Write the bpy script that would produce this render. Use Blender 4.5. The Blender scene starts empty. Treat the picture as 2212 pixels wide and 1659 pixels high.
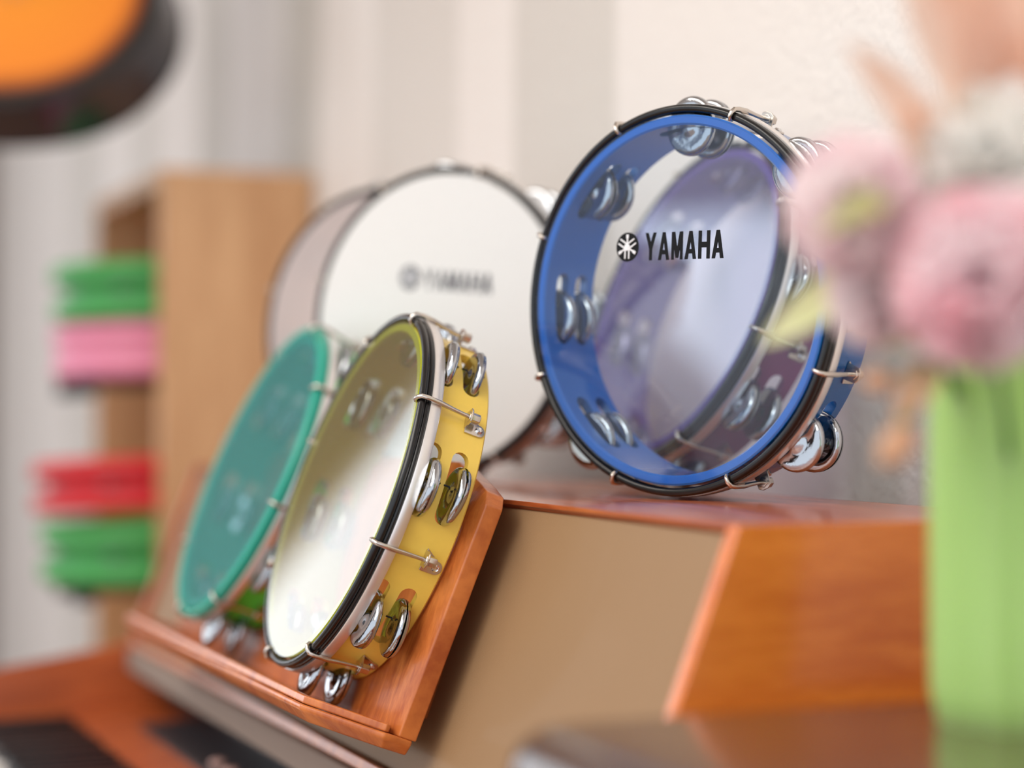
import bpy, bmesh, math, random
from mathutils import Vector, Matrix
from math import sin, cos, pi, radians
random.seed(7)
S = bpy.context.scene
COL = S.collection
HT = 0.90            # height of the piano top above the floor

# ------------------------------------------------------------ camera
cam_d = bpy.data.cameras.new('camera'); cam = bpy.data.objects.new('camera', cam_d); COL.objects.link(cam)
cam_d.sensor_width = 36; cam_d.lens = 4513/2212*36
AZ = math.atan2(4513, 1756)
cam.location = (0.93785, -0.48750, 0.05816 + HT)
cam.rotation_euler = (pi/2 + radians(0.7046), 0, AZ)
cam_d.dof.use_dof = True; cam_d.dof.focus_distance = 1.32; cam_d.dof.aperture_fstop = 2.0
cam_d.clip_start = 0.02
S.camera = cam
# ------------------------------------------------------------ view, world and lights
S.view_settings.view_transform = 'Standard'; S.view_settings.look = 'None'
S.view_settings.gamma = 1; S.view_settings.use_curve_mapping = False
S.view_settings.exposure = 0.27
W = bpy.data.worlds.new('world'); S.world = W; W.use_nodes = True
W.node_tree.nodes['Background'].inputs[0].default_value = (0.86, 0.92, 1.0, 1)
W.node_tree.nodes['Background'].inputs[1].default_value = 1.12
def area(name, loc, target, sx, sy, power, color=(1, 1, 1)):
    l = bpy.data.lights.new(name, 'AREA'); l.shape = 'RECTANGLE'; l.size = sx; l.size_y = sy
    l.energy = power; l.color = color
    o = bpy.data.objects.new(name, l); COL.objects.link(o); o.location = (loc[0], loc[1], loc[2] + HT)
    d = Vector(target) - Vector(loc); o.rotation_euler = d.to_track_quat('-Z', 'Y').to_euler()
    return o
area('head_reflection_panel', (-3.4, -2.35, 1.66), (-3.4, -2.35, 0), 1.7, 2.4, 28, (0.76, 0.86, 1.0))  # added unseen panel, mirrored as the bright area on the purple drumhead
area('ceiling_light_middle', (-0.6, -1.6, 1.66), (-0.6, -1.6, 0), 1.2, 0.9, 20, (1.0, 0.95, 0.88))
area('flower_fill_light', (0.9, -2.1, 1.66), (0.9, -2.1, 0), 2.0, 2.0, 56, (1.0, 0.96, 0.90))  # added out-of-view fill that brightens the flowers and end panel
area('window_daylight', (-5.06, -1.96, 0.55), (0, -1.96, 0.55), 1.8, 1.55, 12, (0.93, 0.97, 1.0))

# ------------------------------------------------------------ materials
def newmat(name):
    m = bpy.data.materials.new(name); m.use_nodes = True
    nt = m.node_tree; b = nt.nodes['Principled BSDF']
    return m, nt, b
def srgb(r, g, b):
    f = lambda c: (c/255/12.92) if c/255 <= 0.04045 else ((c/255 + 0.055)/1.055)**2.4
    return (f(r), f(g), f(b), 1)
def plain(name, c, rough=0.5, metal=0.0, coat=0.0, spec=0.5, sub=0.0, bump=0.0, bscale=200, trans=0.0):
    m, nt, b = newmat(name)
    b.inputs['Base Color'].default_value = c; b.inputs['Roughness'].default_value = rough
    b.inputs['Metallic'].default_value = metal; b.inputs['Coat Weight'].default_value = coat
    b.inputs['Coat Roughness'].default_value = 0.08
    b.inputs['Specular IOR Level'].default_value = spec
    if trans: b.inputs['Transmission Weight'].default_value = trans
    if bump or True:
        tc = nt.nodes.new('ShaderNodeTexCoord'); n = nt.nodes.new('ShaderNodeTexNoise')
        n.inputs['Scale'].default_value = bscale; n.inputs['Detail'].default_value = 3
        nt.links.new(tc.outputs['Object'], n.inputs['Vector'])
        bp = nt.nodes.new('ShaderNodeBump'); bp.inputs['Strength'].default_value = bump if bump else 0.02
        bp.inputs['Distance'].default_value = 0.002
        nt.links.new(n.outputs['Fac'], bp.inputs['Height']); nt.links.new(bp.outputs[0], b.inputs['Normal'])
        mx = nt.nodes.new('ShaderNodeMix'); mx.data_type = 'RGBA'
        mx.inputs['A'].default_value = c
        mx.inputs['B'].default_value = (c[0]*0.93, c[1]*0.93, c[2]*0.93, 1)
        nt.links.new(n.outputs['Fac'], mx.inputs['Factor'])
        nt.links.new(mx.outputs['Result'], b.inputs['Base Color'])
    return m
def wood(name, c1, c2, stretch=(1, 14, 14), rough=0.28, coat=0.35, scale=6.0, spec=0.5, crough=0.12):
    m, nt, b = newmat(name)
    tc = nt.nodes.new('ShaderNodeTexCoord'); mp = nt.nodes.new('ShaderNodeMapping')
    mp.inputs['Scale'].default_value = stretch
    n1 = nt.nodes.new('ShaderNodeTexNoise'); n1.inputs['Scale'].default_value = scale
    n1.inputs['Detail'].default_value = 6; n1.inputs['Roughness'].default_value = 0.6; n1.inputs['Distortion'].default_value = 0.6
    n2 = nt.nodes.new('ShaderNodeTexNoise'); n2.inputs['Scale'].default_value = scale*9; n2.inputs['Detail'].default_value = 4
    nt.links.new(tc.outputs['Object'], mp.inputs['Vector'])
    nt.links.new(mp.outputs[0], n1.inputs['Vector']); nt.links.new(mp.outputs[0], n2.inputs['Vector'])
    r = nt.nodes.new('ShaderNodeValToRGB'); r.color_ramp.elements[0].position = 0.33; r.color_ramp.elements[1].position = 0.68
    r.color_ramp.elements[0].color = c1; r.color_ramp.elements[1].color = c2
    ma = nt.nodes.new('ShaderNodeMath'); ma.operation = 'MULTIPLY_ADD'; ma.inputs[1].default_value = 0.35; ma.inputs[2].default_value = -0.17
    ad = nt.nodes.new('ShaderNodeMath'); ad.operation = 'ADD'
    nt.links.new(n2.outputs['Fac'], ma.inputs[0]); nt.links.new(ma.outputs[0], ad.inputs[0]); nt.links.new(n1.outputs['Fac'], ad.inputs[1])
    nt.links.new(ad.outputs[0], r.inputs['Fac']); nt.links.new(r.outputs[0], b.inputs['Base Color'])
    b.inputs['Roughness'].default_value = rough; b.inputs['Coat Weight'].default_value = coat; b.inputs['Coat Roughness'].default_value = crough
    b.inputs['Specular IOR Level'].default_value = spec
    bp = nt.nodes.new('ShaderNodeBump'); bp.inputs['Strength'].default_value = 0.05; bp.inputs['Distance'].default_value = 0.001
    nt.links.new(n2.outputs['Fac'], bp.inputs['Height']); nt.links.new(bp.outputs[0], b.inputs['Normal'])
    return m
def film(name, tint, haze_c, haze, rough=0.06, refl=1.0):
    """clear plastic drum head: tinted see-through film, a little milky, mirror-like at a slant"""
    m, nt, b = newmat(name); nt.nodes.remove(b); out = nt.nodes['Material Output']
    tr = nt.nodes.new('ShaderNodeBsdfTransparent'); tr.inputs[0].default_value = tint
    df = nt.nodes.new('ShaderNodeBsdfDiffuse'); df.inputs[0].default_value = haze_c
    tl = nt.nodes.new('ShaderNodeBsdfTranslucent'); tl.inputs[0].default_value = haze_c
    dm = nt.nodes.new('ShaderNodeMixShader'); dm.inputs[0].default_value = 0.4
    nt.links.new(df.outputs[0], dm.inputs[1]); nt.links.new(tl.outputs[0], dm.inputs[2])
    tc = nt.nodes.new('ShaderNodeTexCoord'); n = nt.nodes.new('ShaderNodeTexNoise'); n.inputs['Scale'].default_value = 7
    mr = nt.nodes.new('ShaderNodeMapRange'); mr.inputs['To Min'].default_value = haze*0.8; mr.inputs['To Max'].default_value = haze*1.2
    nt.links.new(tc.outputs['Object'], n.inputs['Vector']); nt.links.new(n.outputs['Fac'], mr.inputs['Value'])
    m1 = nt.nodes.new('ShaderNodeMixShader'); nt.links.new(mr.outputs[0], m1.inputs[0])
    nt.links.new(tr.outputs[0], m1.inputs[1]); nt.links.new(dm.outputs[0], m1.inputs[2])
    gl = nt.nodes.new('ShaderNodeBsdfGlossy'); gl.inputs['Roughness'].default_value = rough
    fr = nt.nodes.new('ShaderNodeFresnel'); fr.inputs['IOR'].default_value = 1.55
    ml = nt.nodes.new('ShaderNodeMath'); ml.operation = 'MULTIPLY'; ml.inputs[1].default_value = refl; ml.use_clamp = True
    nt.links.new(fr.outputs[0], ml.inputs[0])
    m2 = nt.nodes.new('ShaderNodeMixShader'); nt.links.new(ml.outputs[0], m2.inputs[0])
    nt.links.new(m1.outputs[0], m2.inputs[1]); nt.links.new(gl.outputs[0], m2.inputs[2])
    nt.links.new(m2.outputs[0], out.inputs['Surface'])
    return m
def petal_mat(name, c1, c2, bscale=60):
    m, nt, b = newmat(name); out = nt.nodes['Material Output']
    tc = nt.nodes.new('ShaderNodeTexCoord'); n = nt.nodes.new('ShaderNodeTexNoise'); n.inputs['Scale'].default_value = bscale
    nt.links.new(tc.outputs['Object'], n.inputs['Vector'])
    r = nt.nodes.new('ShaderNodeValToRGB'); r.color_ramp.elements[0].color = c1; r.color_ramp.elements[1].color = c2
    r.color_ramp.elements[0].position = 0.35; r.color_ramp.elements[1].position = 0.62
    nt.links.new(n.outputs['Fac'], r.inputs['Fac']); nt.links.new(r.outputs[0], b.inputs['Base Color'])
    b.inputs['Roughness'].default_value = 0.6
    tl = nt.nodes.new('ShaderNodeBsdfTranslucent'); nt.links.new(r.outputs[0], tl.inputs[0])
    mx = nt.nodes.new('ShaderNodeMixShader'); mx.inputs[0].default_value = 0.5
    nt.links.new(b.outputs[0], mx.inputs[1]); nt.links.new(tl.outputs[0], mx.inputs[2]); nt.links.new(mx.outputs[0], out.inputs['Surface'])
    return m
def wall_mat():
    m, nt, b = newmat('striped_wallpaper')
    N = nt.nodes; L = nt.links
    tc = N.new('ShaderNodeTexCoord'); sp = N.new('ShaderNodeSeparateXYZ'); L.new(tc.outputs['Object'], sp.inputs[0])
    def math_(op, a, bb=None, c=None):
        n = N.new('ShaderNodeMath'); n.operation = op
        for i, v in enumerate((a, bb, c)):
            if v is None: continue
            if isinstance(v, (int, float)): n.inputs[i].default_value = v
            else: L.new(v, n.inputs[i])
        return n.outputs[0]
    wob = math_('SINE', math_('MULTIPLY', sp.outputs[2], 9.0))
    wob2 = math_('SINE', math_('MULTIPLY_ADD', sp.outputs[2], 15.0, 1.0))
    x = math_('ADD', sp.outputs[0], math_('MULTIPLY', wob, 0.012))
    x = math_('ADD', x, math_('MULTIPLY', wob2, 0.007))
    acc = None
    low = N.new('ShaderNodeMapRange'); low.inputs['From Min'].default_value = 0.26; low.inputs['From Max'].default_value = 0.12; L.new(sp.outputs[2], low.inputs['Value'])
    for c, w, k in STRIPES:
        d = math_('ABSOLUTE', math_('SUBTRACT', x, c))
        mr = N.new('ShaderNodeMapRange'); mr.interpolation_type = 'SMOOTHSTEP'
        mr.inputs['From Min'].default_value = w - 0.012; mr.inputs['From Max'].default_value = w + 0.012
        mr.inputs['To Min'].default_value = k; mr.inputs['To Max'].default_value = 0
        L.new(d, mr.inputs['Value'])
        if c == -0.31:
            v_ = math_('MULTIPLY', mr.outputs[0], low.outputs[0]); acc = math_('MAXIMUM', acc, v_); continue
        acc = mr.outputs[0] if acc is None else math_('MAXIMUM', acc, mr.outputs[0])
    mx = N.new('ShaderNodeMix'); mx.data_type = 'RGBA'; L.new(acc, mx.inputs['Factor'])
    mx.inputs['A'].default_value = srgb(233, 225, 217); mx.inputs['B'].default_value = srgb(204, 197, 187)
    L.new(mx.outputs['Result'], b.inputs['Base Color']); b.inputs['Roughness'].default_value = 0.7
    n = N.new('ShaderNodeTexNoise'); n.inputs['Scale'].default_value = 130; n.inputs['Detail'].default_value = 4
    n2 = N.new('ShaderNodeTexNoise'); n2.inputs['Scale'].default_value = 45
    L.new(tc.outputs['Object'], n.inputs['Vector']); L.new(tc.outputs['Object'], n2.inputs['Vector'])
    h = math_('ADD', n.outputs['Fac'], n2.outputs['Fac'])
    bp = N.new('ShaderNodeBump'); bp.inputs['Strength'].default_value = 0.4; bp.inputs['Distance'].default_value = 0.004
    L.new(h, bp.inputs['Height']); L.new(bp.outputs[0], b.inputs['Normal'])
    return m
STRIPES = [(-3.50, .15, .8), (-2.86, .10, .8), (-2.32, .10, .95), (-1.80, .09, 1.0), (-1.32, .15, .55), (-0.88, .125, .75), (-0.31, .035, .9), (0.25, .12, .8)]
M = {}
M['wall'] = wall_mat()
M['plaster'] = plain('painted_plaster', srgb(232, 228, 220), 0.8, bump=0.1, bscale=80)
M['left_wall'] = plain('taupe_wall_paint', srgb(120, 108, 98), 0.8, bump=0.1, bscale=80)
M['floor'] = wood('floor_laminate', srgb(120, 85, 60), srgb(165, 122, 88), (1, 8, 1), 0.4, 0.1, 3)
M['cherry_x'] = wood('cherry_along_length', srgb(150, 66, 30), srgb(205, 110, 58), (1.0, 12, 12), 0.30, 0.9, 5, crough=0.24)
M['cherry_y'] = wood('cherry_along_depth', srgb(198, 96, 28), srgb(226, 126, 48), (9, 1.4, 9), 0.24, 0.3, 5)
M['cherry_dark'] = wood('cherry_cheek', srgb(150, 66, 28), srgb(186, 92, 42), (9, 1.4, 9), 0.35, 0.15, 5)
M['stand_wood'] = wood('varnished_stand_wood', srgb(166, 80, 34), srgb(212, 124, 60), (10, 2.0, 2.0), 0.34, 0.25, 7)
M['panel'] = plain('tan_satin_panel', srgb(150, 118, 84), 0.55, coat=0.03, spec=0.3, bump=0.12, bscale=900)
M['grey_lip'] = plain('grey_brown_speaker_cloth', srgb(146, 130, 118), 0.85, spec=0.2, bump=0.2, bscale=900)
M['mdf'] = wood('beech_cabinet_board', srgb(190, 143, 100), srgb(212, 168, 124), (6, 6, 0.8), 0.5, 0.0, 4)
M['dark_plastic'] = plain('dark_control_plastic', srgb(46, 44, 48), 0.35)
M['black_key'] = plain('black_key_plastic', srgb(24, 24, 27), 0.3)
M['white_key'] = plain('white_key_plastic', srgb(228, 225, 220), 0.25)
M['button'] = plain('pale_button', srgb(190, 150, 140), 0.4)
M['table'] = wood('dark_walnut_gloss', srgb(62, 42, 36), srgb(84, 60, 50), (1, 7, 7), 0.24, 0.5, 5)
M['black_rubber'] = plain('black_gasket', srgb(16, 16, 18), 0.25)
M['chrome'] = plain('polished_chrome', (0.80, 0.80, 0.80, 1), 0.10, 1.0)
M['jingle'] = plain('nickel_jingle', (0.50, 0.52, 0.55, 1), 0.11, 1.0, bump=0.15, bscale=150)
M['hoop'] = plain('satin_nickel_hoop', (0.90, 0.87, 0.85, 1), 0.38, 0.9)
M['steel'] = plain('warm_nickel', (0.66, 0.60, 0.54, 1), 0.2, 1.0)
M['ink'] = plain('black_print', srgb(10, 10, 13), 0.6, spec=0.2)
M['white_ink'] = plain('white_print', srgb(236, 236, 238), 0.5)
M['grey_ink'] = plain('faded_black_print', srgb(62, 62, 72), 0.5)

# ------------------------------------------------------------ mesh helpers
class MB:
    def __init__(s): s.v = []; s.f = []; s.mi = []
    def add(s, vs, fs, mi=0):
        o = len(s.v); s.v += [tuple(p) for p in vs]
        s.f += [tuple(i + o for i in f) for f in fs]; s.mi += [mi]*len(fs); return s
    def box(s, x0, x1, y0, y1, z0, z1, mi=0):
        v = [(x, y, z) for x in (x0, x1) for y in (y0, y1) for z in (z0, z1)]
        return s.add(v, [(0, 1, 3, 2), (4, 6, 7, 5), (0, 4, 5, 1), (2, 3, 7, 6), (0, 2, 6, 4), (1, 5, 7, 3)], mi)
    def prism(s, poly, axis, a, b, mi=0):
        n = len(poly)
        def P(p, t):
            return {'x': (t, p[0], p[1]), 'y': (p[0], t, p[1]), 'z': (p[0], p[1], t)}[axis]
        v = [P(p, a) for p in poly] + [P(p, b) for p in poly]
        f = [tuple(range(n))[::-1], tuple(range(n, 2*n))] + [(i, (i+1) % n, n+(i+1) % n, n+i) for i in range(n)]
        return s.add(v, f, mi)
    def lathe(s, prof, seg=48, closed=False, mi=0, M4=None, cap=True):
        n = len(prof); v = []
        for k in range(seg):
            a = 2*pi*k/seg
            for r, z in prof: v.append(Vector((r*cos(a), r*sin(a), z)))
        f = []
        for k in range(seg):
            k2 = (k+1) % seg
            for j in range(n if closed else n-1):
                j2 = (j+1) % n
                f.append((k*n+j, k2*n+j, k2*n+j2, k*n+j2))
        if not closed and cap:
            if prof[0][0] > 1e-6: f.append(tuple(k*n for k in range(seg))[::-1])
            if prof[-1][0] > 1e-6: f.append(tuple(k*n+n-1 for k in range(seg)))
        if M4: v = [M4 @ p for p in v]
        return s.add(v, f, mi)
    def tube(s, path, r, seg=8, mi=0, caps=True, flat=None):
        path = [Vector(p) for p in path]; n = len(path); v = []; f = []
        t0 = (path[1]-path[0]).normalized()
        ref = Vector((0, 0, 1)) if abs(t0.z) < 0.9 else Vector((1, 0, 0))
        up = (ref - t0*ref.dot(t0)).normalized()
        for i, p in enumerate(path):
            t = (path[min(i+1, n-1)] - path[max(i-1, 0)]).normalized()
            up = (up - t*up.dot(t)).normalized(); sd = t.cross(up)
            rr = r[i] if isinstance(r, (list, tuple)) else r
            for k in range(seg):
                a = 2*pi*k/seg
                v.append(p + up*(rr*cos(a)) + sd*(rr*sin(a)))
        for i in range(n-1):
            for k in range(seg):
                k2 = (k+1) % seg
                f.append((i*seg+k, i*seg+k2, (i+1)*seg+k2, (i+1)*seg+k))
        if caps: f += [tuple(range(seg))[::-1], tuple((n-1)*seg+k for k in range(seg))]
        return s.add(v, f, mi)
    def grid(s, fn, nu, nv, mi=0):
        v = [fn(i/nu, j/nv) for i in range(nu+1) for j in range(nv+1)]
        f = [(i*(nv+1)+j, (i+1)*(nv+1)+j, (i+1)*(nv+1)+j+1, i*(nv+1)+j+1) for i in range(nu) for j in range(nv)]
        return s.add(v, f, mi)
    def mesh(s, name, mats, smooth=True, bevel=0, recalc=True):
        me = bpy.data.meshes.new(name); me.from_pydata(s.v, [], s.f)
        for m in mats: me.materials.append(m)
        for p, mi in zip(me.polygons, s.mi): p.material_index = mi
        bm = bmesh.new(); bm.from_mesh(me)
        if recalc: bmesh.ops.recalc_face_normals(bm, faces=bm.faces)
        if bevel:
            es = [e for e in bm.edges if len(e.link_faces) == 2 and e.calc_face_angle(0) > 0.5]
            bmesh.ops.bevel(bm, geom=es, offset=bevel, segments=3, profile=0.6, affect='EDGES', clamp_overlap=True)
        bm.to_mesh(me); bm.free()
        if smooth:
            for p in me.polygons: p.use_smooth = True
            try: me.set_sharp_from_angle(angle=radians(38))
            except Exception: pass
        me.update(); return me
    def obj(s, name, mats, parent=None, smooth=True, bevel=0, recalc=True):
        if not isinstance(mats, (list, tuple)): mats = [mats]
        o = bpy.data.objects.new(name, s.mesh(name, mats, smooth, bevel, recalc)); COL.objects.link(o)
        if parent: o.parent = parent
        return o
def link(name, me, parent=None, mw=None):
    o = bpy.data.objects.new(name, me); COL.objects.link(o)
    if parent: o.parent = parent
    if mw is not None: o.matrix_local = mw
    return o
def tag(o, label=None, cat=None, group=None, kind=None):
    if label: o['label'] = label
    if cat: o['category'] = cat
    if group: o['group'] = group
    if kind: o['kind'] = kind
    return o
def empty(name, loc=(0, 0, 0), label=None, cat=None, group=None):
    o = bpy.data.objects.new(name, None); COL.objects.link(o); o.location = loc; o.empty_display_size = 0.02
    return tag(o, label, cat, group)
def frame(c, n, xhint=None):
    n = Vector(n).normalized(); u = Vector((0, 0, 1)).cross(n).normalized(); v = n.cross(u)
    return Matrix(((u.x, v.x, n.x, c[0]), (u.y, v.y, n.y, c[1]), (u.z, v.z, n.z, c[2]), (0, 0, 0, 1)))

# ------------------------------------------------------------ room
WY = 0.27
def structure(name, mb, mat):
    return tag(mb.obj(name, mat, smooth=False), kind='structure')
structure('wall_back', MB().box(-5.0, 2.4, WY, WY+0.1, -HT, 1.7), M['wall'])
structure('floor', MB().box(-5.1, 2.4, -4.0, WY+0.1, -HT-0.1, -HT), M['floor'])
structure('ceiling', MB().box(-5.1, 2.4, -4.0, WY+0.1, 1.7, 1.8), M['plaster'])
wy0, wy1, wz0, wz1 = -2.9, -1.02, -0.25, 1.35
wl = MB(); wl.box(-5.1, -5.0, wy1, WY+0.1, -HT, 1.7); wl.box(-5.1, -5.0, -4.0, wy0, -HT, 1.7)
wl.box(-5.1, -5.0, wy0, wy1, -HT, wz0); wl.box(-5.1, -5.0, wy0, wy1, wz1, 1.7)
structure('wall_left', wl, M['left_wall'])
wf = MB()
for a, b_, c, d in ((wy0, wy1, wz0, wz0+.05), (wy0, wy1, wz1-.05, wz1), (wy0, wy0+.05, wz0, wz1), (wy1-.05, wy1, wz0, wz1), ((wy0+wy1)/2-.025, (wy0+wy1)/2+.025, wz0, wz1)):
    wf.box(-5.08, -5.02, a, b_, c, d)
structure('window_1', wf, M['white_key'])
structure('baseboard_back', MB().box(-5.0, 2.4, WY-.012, WY, -HT, -HT+.08), M['white_key'])

# ------------------------------------------------------------ digital piano
piano = empty('digital_piano', (-0.61, 0.0, -HT), 'cherry wood digital piano with slanted tan panel, carrying tambourines on its top', 'piano')
def part(mb, name, mat, parent=piano, bevel=0, smooth=True):
    o = mb.obj(name, mat, None, smooth, bevel)
    o.parent = parent
    o.matrix_parent_inverse = Matrix.Translation(-Vector(PW.get(parent.name, (0, 0, 0))))
    PW[o.name] = (0, 0, 0) if False else PW.get(parent.name, (0, 0, 0))
    return o
PW = {piano.name: tuple(piano.location)}
def ppart(mb, name, mat, parent=None, bevel=0):
    """a part of the piano, its vertices given in room coordinates"""
    loc = Vector(piano.location)
    mb.v = [tuple(Vector(p) - loc) for p in mb.v]
    return mb.obj(name, mat, parent or piano, True, bevel)
XL, XR = -1.235, 0.0
ppart(MB().prism([(0.0005, 0), (0.202, 0), (0.202, -.018), (0.012, -.018), (0.0045, -.004), (0.001, -.003)], 'x', XL+.0126, XR-.0126), 'top_board', M['cherry_x'], bevel=0.0004)
nrm = Vector((0, -0.94, 0.341)).normalized(); vup = Vector((0, 0.341, 0.94)).normalized()
def PT(x, a, d):
    """point on the slanted front: x along, a up the slope, d out of it"""
    p = vup*a + nrm*d; return (x, p.y, p.z)
def slab(x0, x1, a0, a1, d0, d1):
    m = MB(); v = [PT(x, a, d) for x in (x0, x1) for a in (a0, a1) for d in (d0, d1)]
    return m.add(v, [(0, 1, 3, 2), (4, 6, 7, 5), (0, 4, 5, 1), (2, 3, 7, 6), (0, 2, 6, 4), (1, 5, 7, 3)])
ppart(slab(XL+.014, XR-.0145, -0.190, -0.0035, -0.022, -0.0055), 'front_panel', M['panel'], bevel=0.002)
ppart(slab(XL+.012, XR-.0145, -0.1985, -0.1905, -0.022, 0.003), 'panel_trim', M['stand_wood'], bevel=0.001)
ppart(MB().box(XL+.014, XR-.0145, -0.074, -0.050, -0.210, -0.1875), 'speaker_strip', M['grey_lip'], bevel=0.001)
side = [(0.202, 0.0), (0.20, -0.86), (0.10, -0.86), (0.10, -0.42), (-0.30, -0.36), (-0.315, -0.345), (-0.315, -0.255), (-0.305, -0.240), (-0.20, -0.204), (-0.085, -0.186), (-0.0685, -0.180), (0.0002, 0.0)]
sp = [(y, z) for y, z in side]
ppart(MB().prism(sp, 'x', XR-.0125, XR), 'end_panel', M['cherry_y'], bevel=0.0008)
ppart(MB().prism(sp, 'x', XL, XL+.0125), 'end_panel', M['cherry_dark'], bevel=0.0008)
for x0 in (XR-.05, XL): ppart(MB().box(x0, x0+.05, -0.30, 0.22 - .02, -HT, -0.86), 'foot', M['cherry_y'], bevel=0.002)
ppart(MB().box(XL+.0125, XR-.0125, 0.17, 0.19, -0.80, -0.35), 'back_board', M['cherry_x'])
ppart(MB().box(XL+.0125, XR-.0125, 0.19, 0.20, -0.35, -0.0185), 'rear_board', M['cherry_x'])
ppart(MB().box(XL+.0125, XR-.0125, -0.30, 0.18, -0.345, -0.285), 'key_bed', M['cherry_x'])
ppart(MB().box(XL+.0125, XR-.0125, -0.312, -0.292, -0.345, -0.266), 'key_slip', M['cherry_x'], bevel=0.001)
ppart(MB().prism([(-0.134, -0.285), (-0.134, -0.254), (-0.094, -0.246), (-0.03, -0.243), (-0.03, -0.285)], 'x', XL+.0125, XR-.0125), 'name_board', M['cherry_dark'], bevel=0.0005)
cp = ppart(MB().prism([(-0.094, -0.2455), (-0.094, -0.2425), (-0.02, -0.2395), (-0.02, -0.2455)], 'x', -1.06, -0.12), 'control_panel', M['dark_plastic'], bevel=0.0005)
for i in range(9):
    kx = -0.80 + 0.045*i
    ppart(MB().lathe([(0.007, 0), (0.007, 0.003), (0.0055, 0.0045), (0, 0.0045)], 16, M4=Matrix.Translation((kx, -0.078, -0.2422))), 'button', M['button'], cp)
ppart(MB().box(XL+.0125, XR-.0125, -0.03, -0.024, -0.25, -0.187), 'inner_board', M['dark_plastic'])
kw = (XR - XL - .030)/52
kb = None
for i in range(52):
    x0 = XL + .015 + i*kw
    ppart(MB().box(x0+.0005, x0+kw-.0005, -0.287, -0.136, -0.284, -0.263), 'white_key', M['white_key'], bevel=0.0008)
for i in range(51):
    if i % 7 in (0, 3, 4, 6, 1)[:5]:
        x0 = XL + .015 + (i+1)*kw
        ppart(MB().prism([(-0.232, -0.263), (-0.229, -0.2515), (-0.136, -0.2505), (-0.136, -0.263)], 'x', x0-.005, x0+.005), 'black_key', M['black_key'], bevel=0.0008)
# music rest with board and ledge
rest = empty('music_rest', (0, 0, 0)); rest.parent = piano; rest.location = -Vector(piano.location)
def RP(mb, name, mat, bevel): return mb.obj(name, mat, rest, True, bevel)
RX0, RX1 = -0.955, -0.292
def board_poly():
    return [(RX0, -0.1645), (RX1-.016, -0.1645), (RX1-.001, -0.010), (RX1-.006, -0.002), (RX1-.024, 0.0035), (RX1-.075, 0.0165), (RX0+.075, 0.0165), (RX0+.024, 0.0035), (RX0+.006, -0.002), (RX0, -0.010)]
mb = MB(); bp_ = board_poly(); n = len(bp_)
inset = []
cx = (RX0+RX1)/2; ca = -0.08
mb.add([PT(x, a, 0.012) for x, a in bp_] + [PT(x, a, 0.024) for x, a in bp_] +
       [PT(x - (0.012 if x > cx else -0.012), a - (0.010 if a > ca else 0), 0.030) for x, a in bp_],
       [tuple(range(n))[::-1], tuple(range(2*n, 3*n))] + [(i, (i+1) % n, n+(i+1) % n, n+i) for i in range(n)] + [(n+i, n+(i+1) % n, 2*n+(i+1) % n, 2*n+i) for i in range(n)])
RP(mb, 'rest_board', M['stand_wood'], 0.0012)
lp = [(RX0, 0.014), (RX1-.0165, 0.014), (RX1-.014, 0.034), (-.334, 0.0835), (RX0+.04, 0.0835), (RX0, 0.034)]
mb = MB(); n = len(lp)
def low(x, d, k): return (x - (0.004*k if x > cx else -0.004*k), d - (0.009*k if d > .05 else 0.002*k if d > .02 else 0))
mb.add([PT(*(lambda q: (q[0], a, q[1]))(low(x, d, k))) for a, k in ((-0.1645, 0), (-0.1680, 0), (-0.1745, 1)) for x, d in lp],
       [tuple(range(n)), tuple(range(2*n, 3*n))[::-1]] + [(j*n+i, j*n+(i+1) % n, (j+1)*n+(i+1) % n, (j+1)*n+i) for j in (0, 1) for i in range(n)])
RP(mb, 'rest_ledge', M['stand_wood'], 0.0015)
li = [(RX1-.0165, 0.031), (RX1-.0155, 0.034), (-.3345, 0.0825), (RX0+.0405, 0.0825), (RX0+.001, 0.034), (RX0+.001, 0.031)]
lin = [(RX1-.028, 0.031), (RX1-.0265, 0.033), (-.3385, 0.0745), (RX0+.0435, 0.0745), (RX0+.011, 0.033), (RX0+.011, 0.031)]
mb = MB(); n = len(li)
mb.add([PT(x, a, d) for a in (-0.164, -0.1590) for q in (li, lin) for x, d in q], [])
F = []
for i in range(n-1):
    o0, i0, o1, i1 = i, n+i, 2*n+i, 3*n+i
    F += [(o0, o0+1, o1+1, o1), (i0, i1, i1+1, i0+1), (o1, o1+1, i1+1, i1), (o0, i0, i0+1, o0+1)]
F += [(0, 2*n, 3*n, n), (n-1, 2*n-1, 4*n-1, 3*n-1)]
mb.f = F; mb.mi = [0]*len(F)
RP(mb, 'rest_lip', M['stand_wood'], 0.001)
for x in (-0.85, -0.36):   # wooden spacers carrying the board on the panel
    RP(slab(x-.01, x+.01, -0.15, -0.02, -0.006, 0.0125), 'rest_bracket', M['stand_wood'], 0.001)

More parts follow.
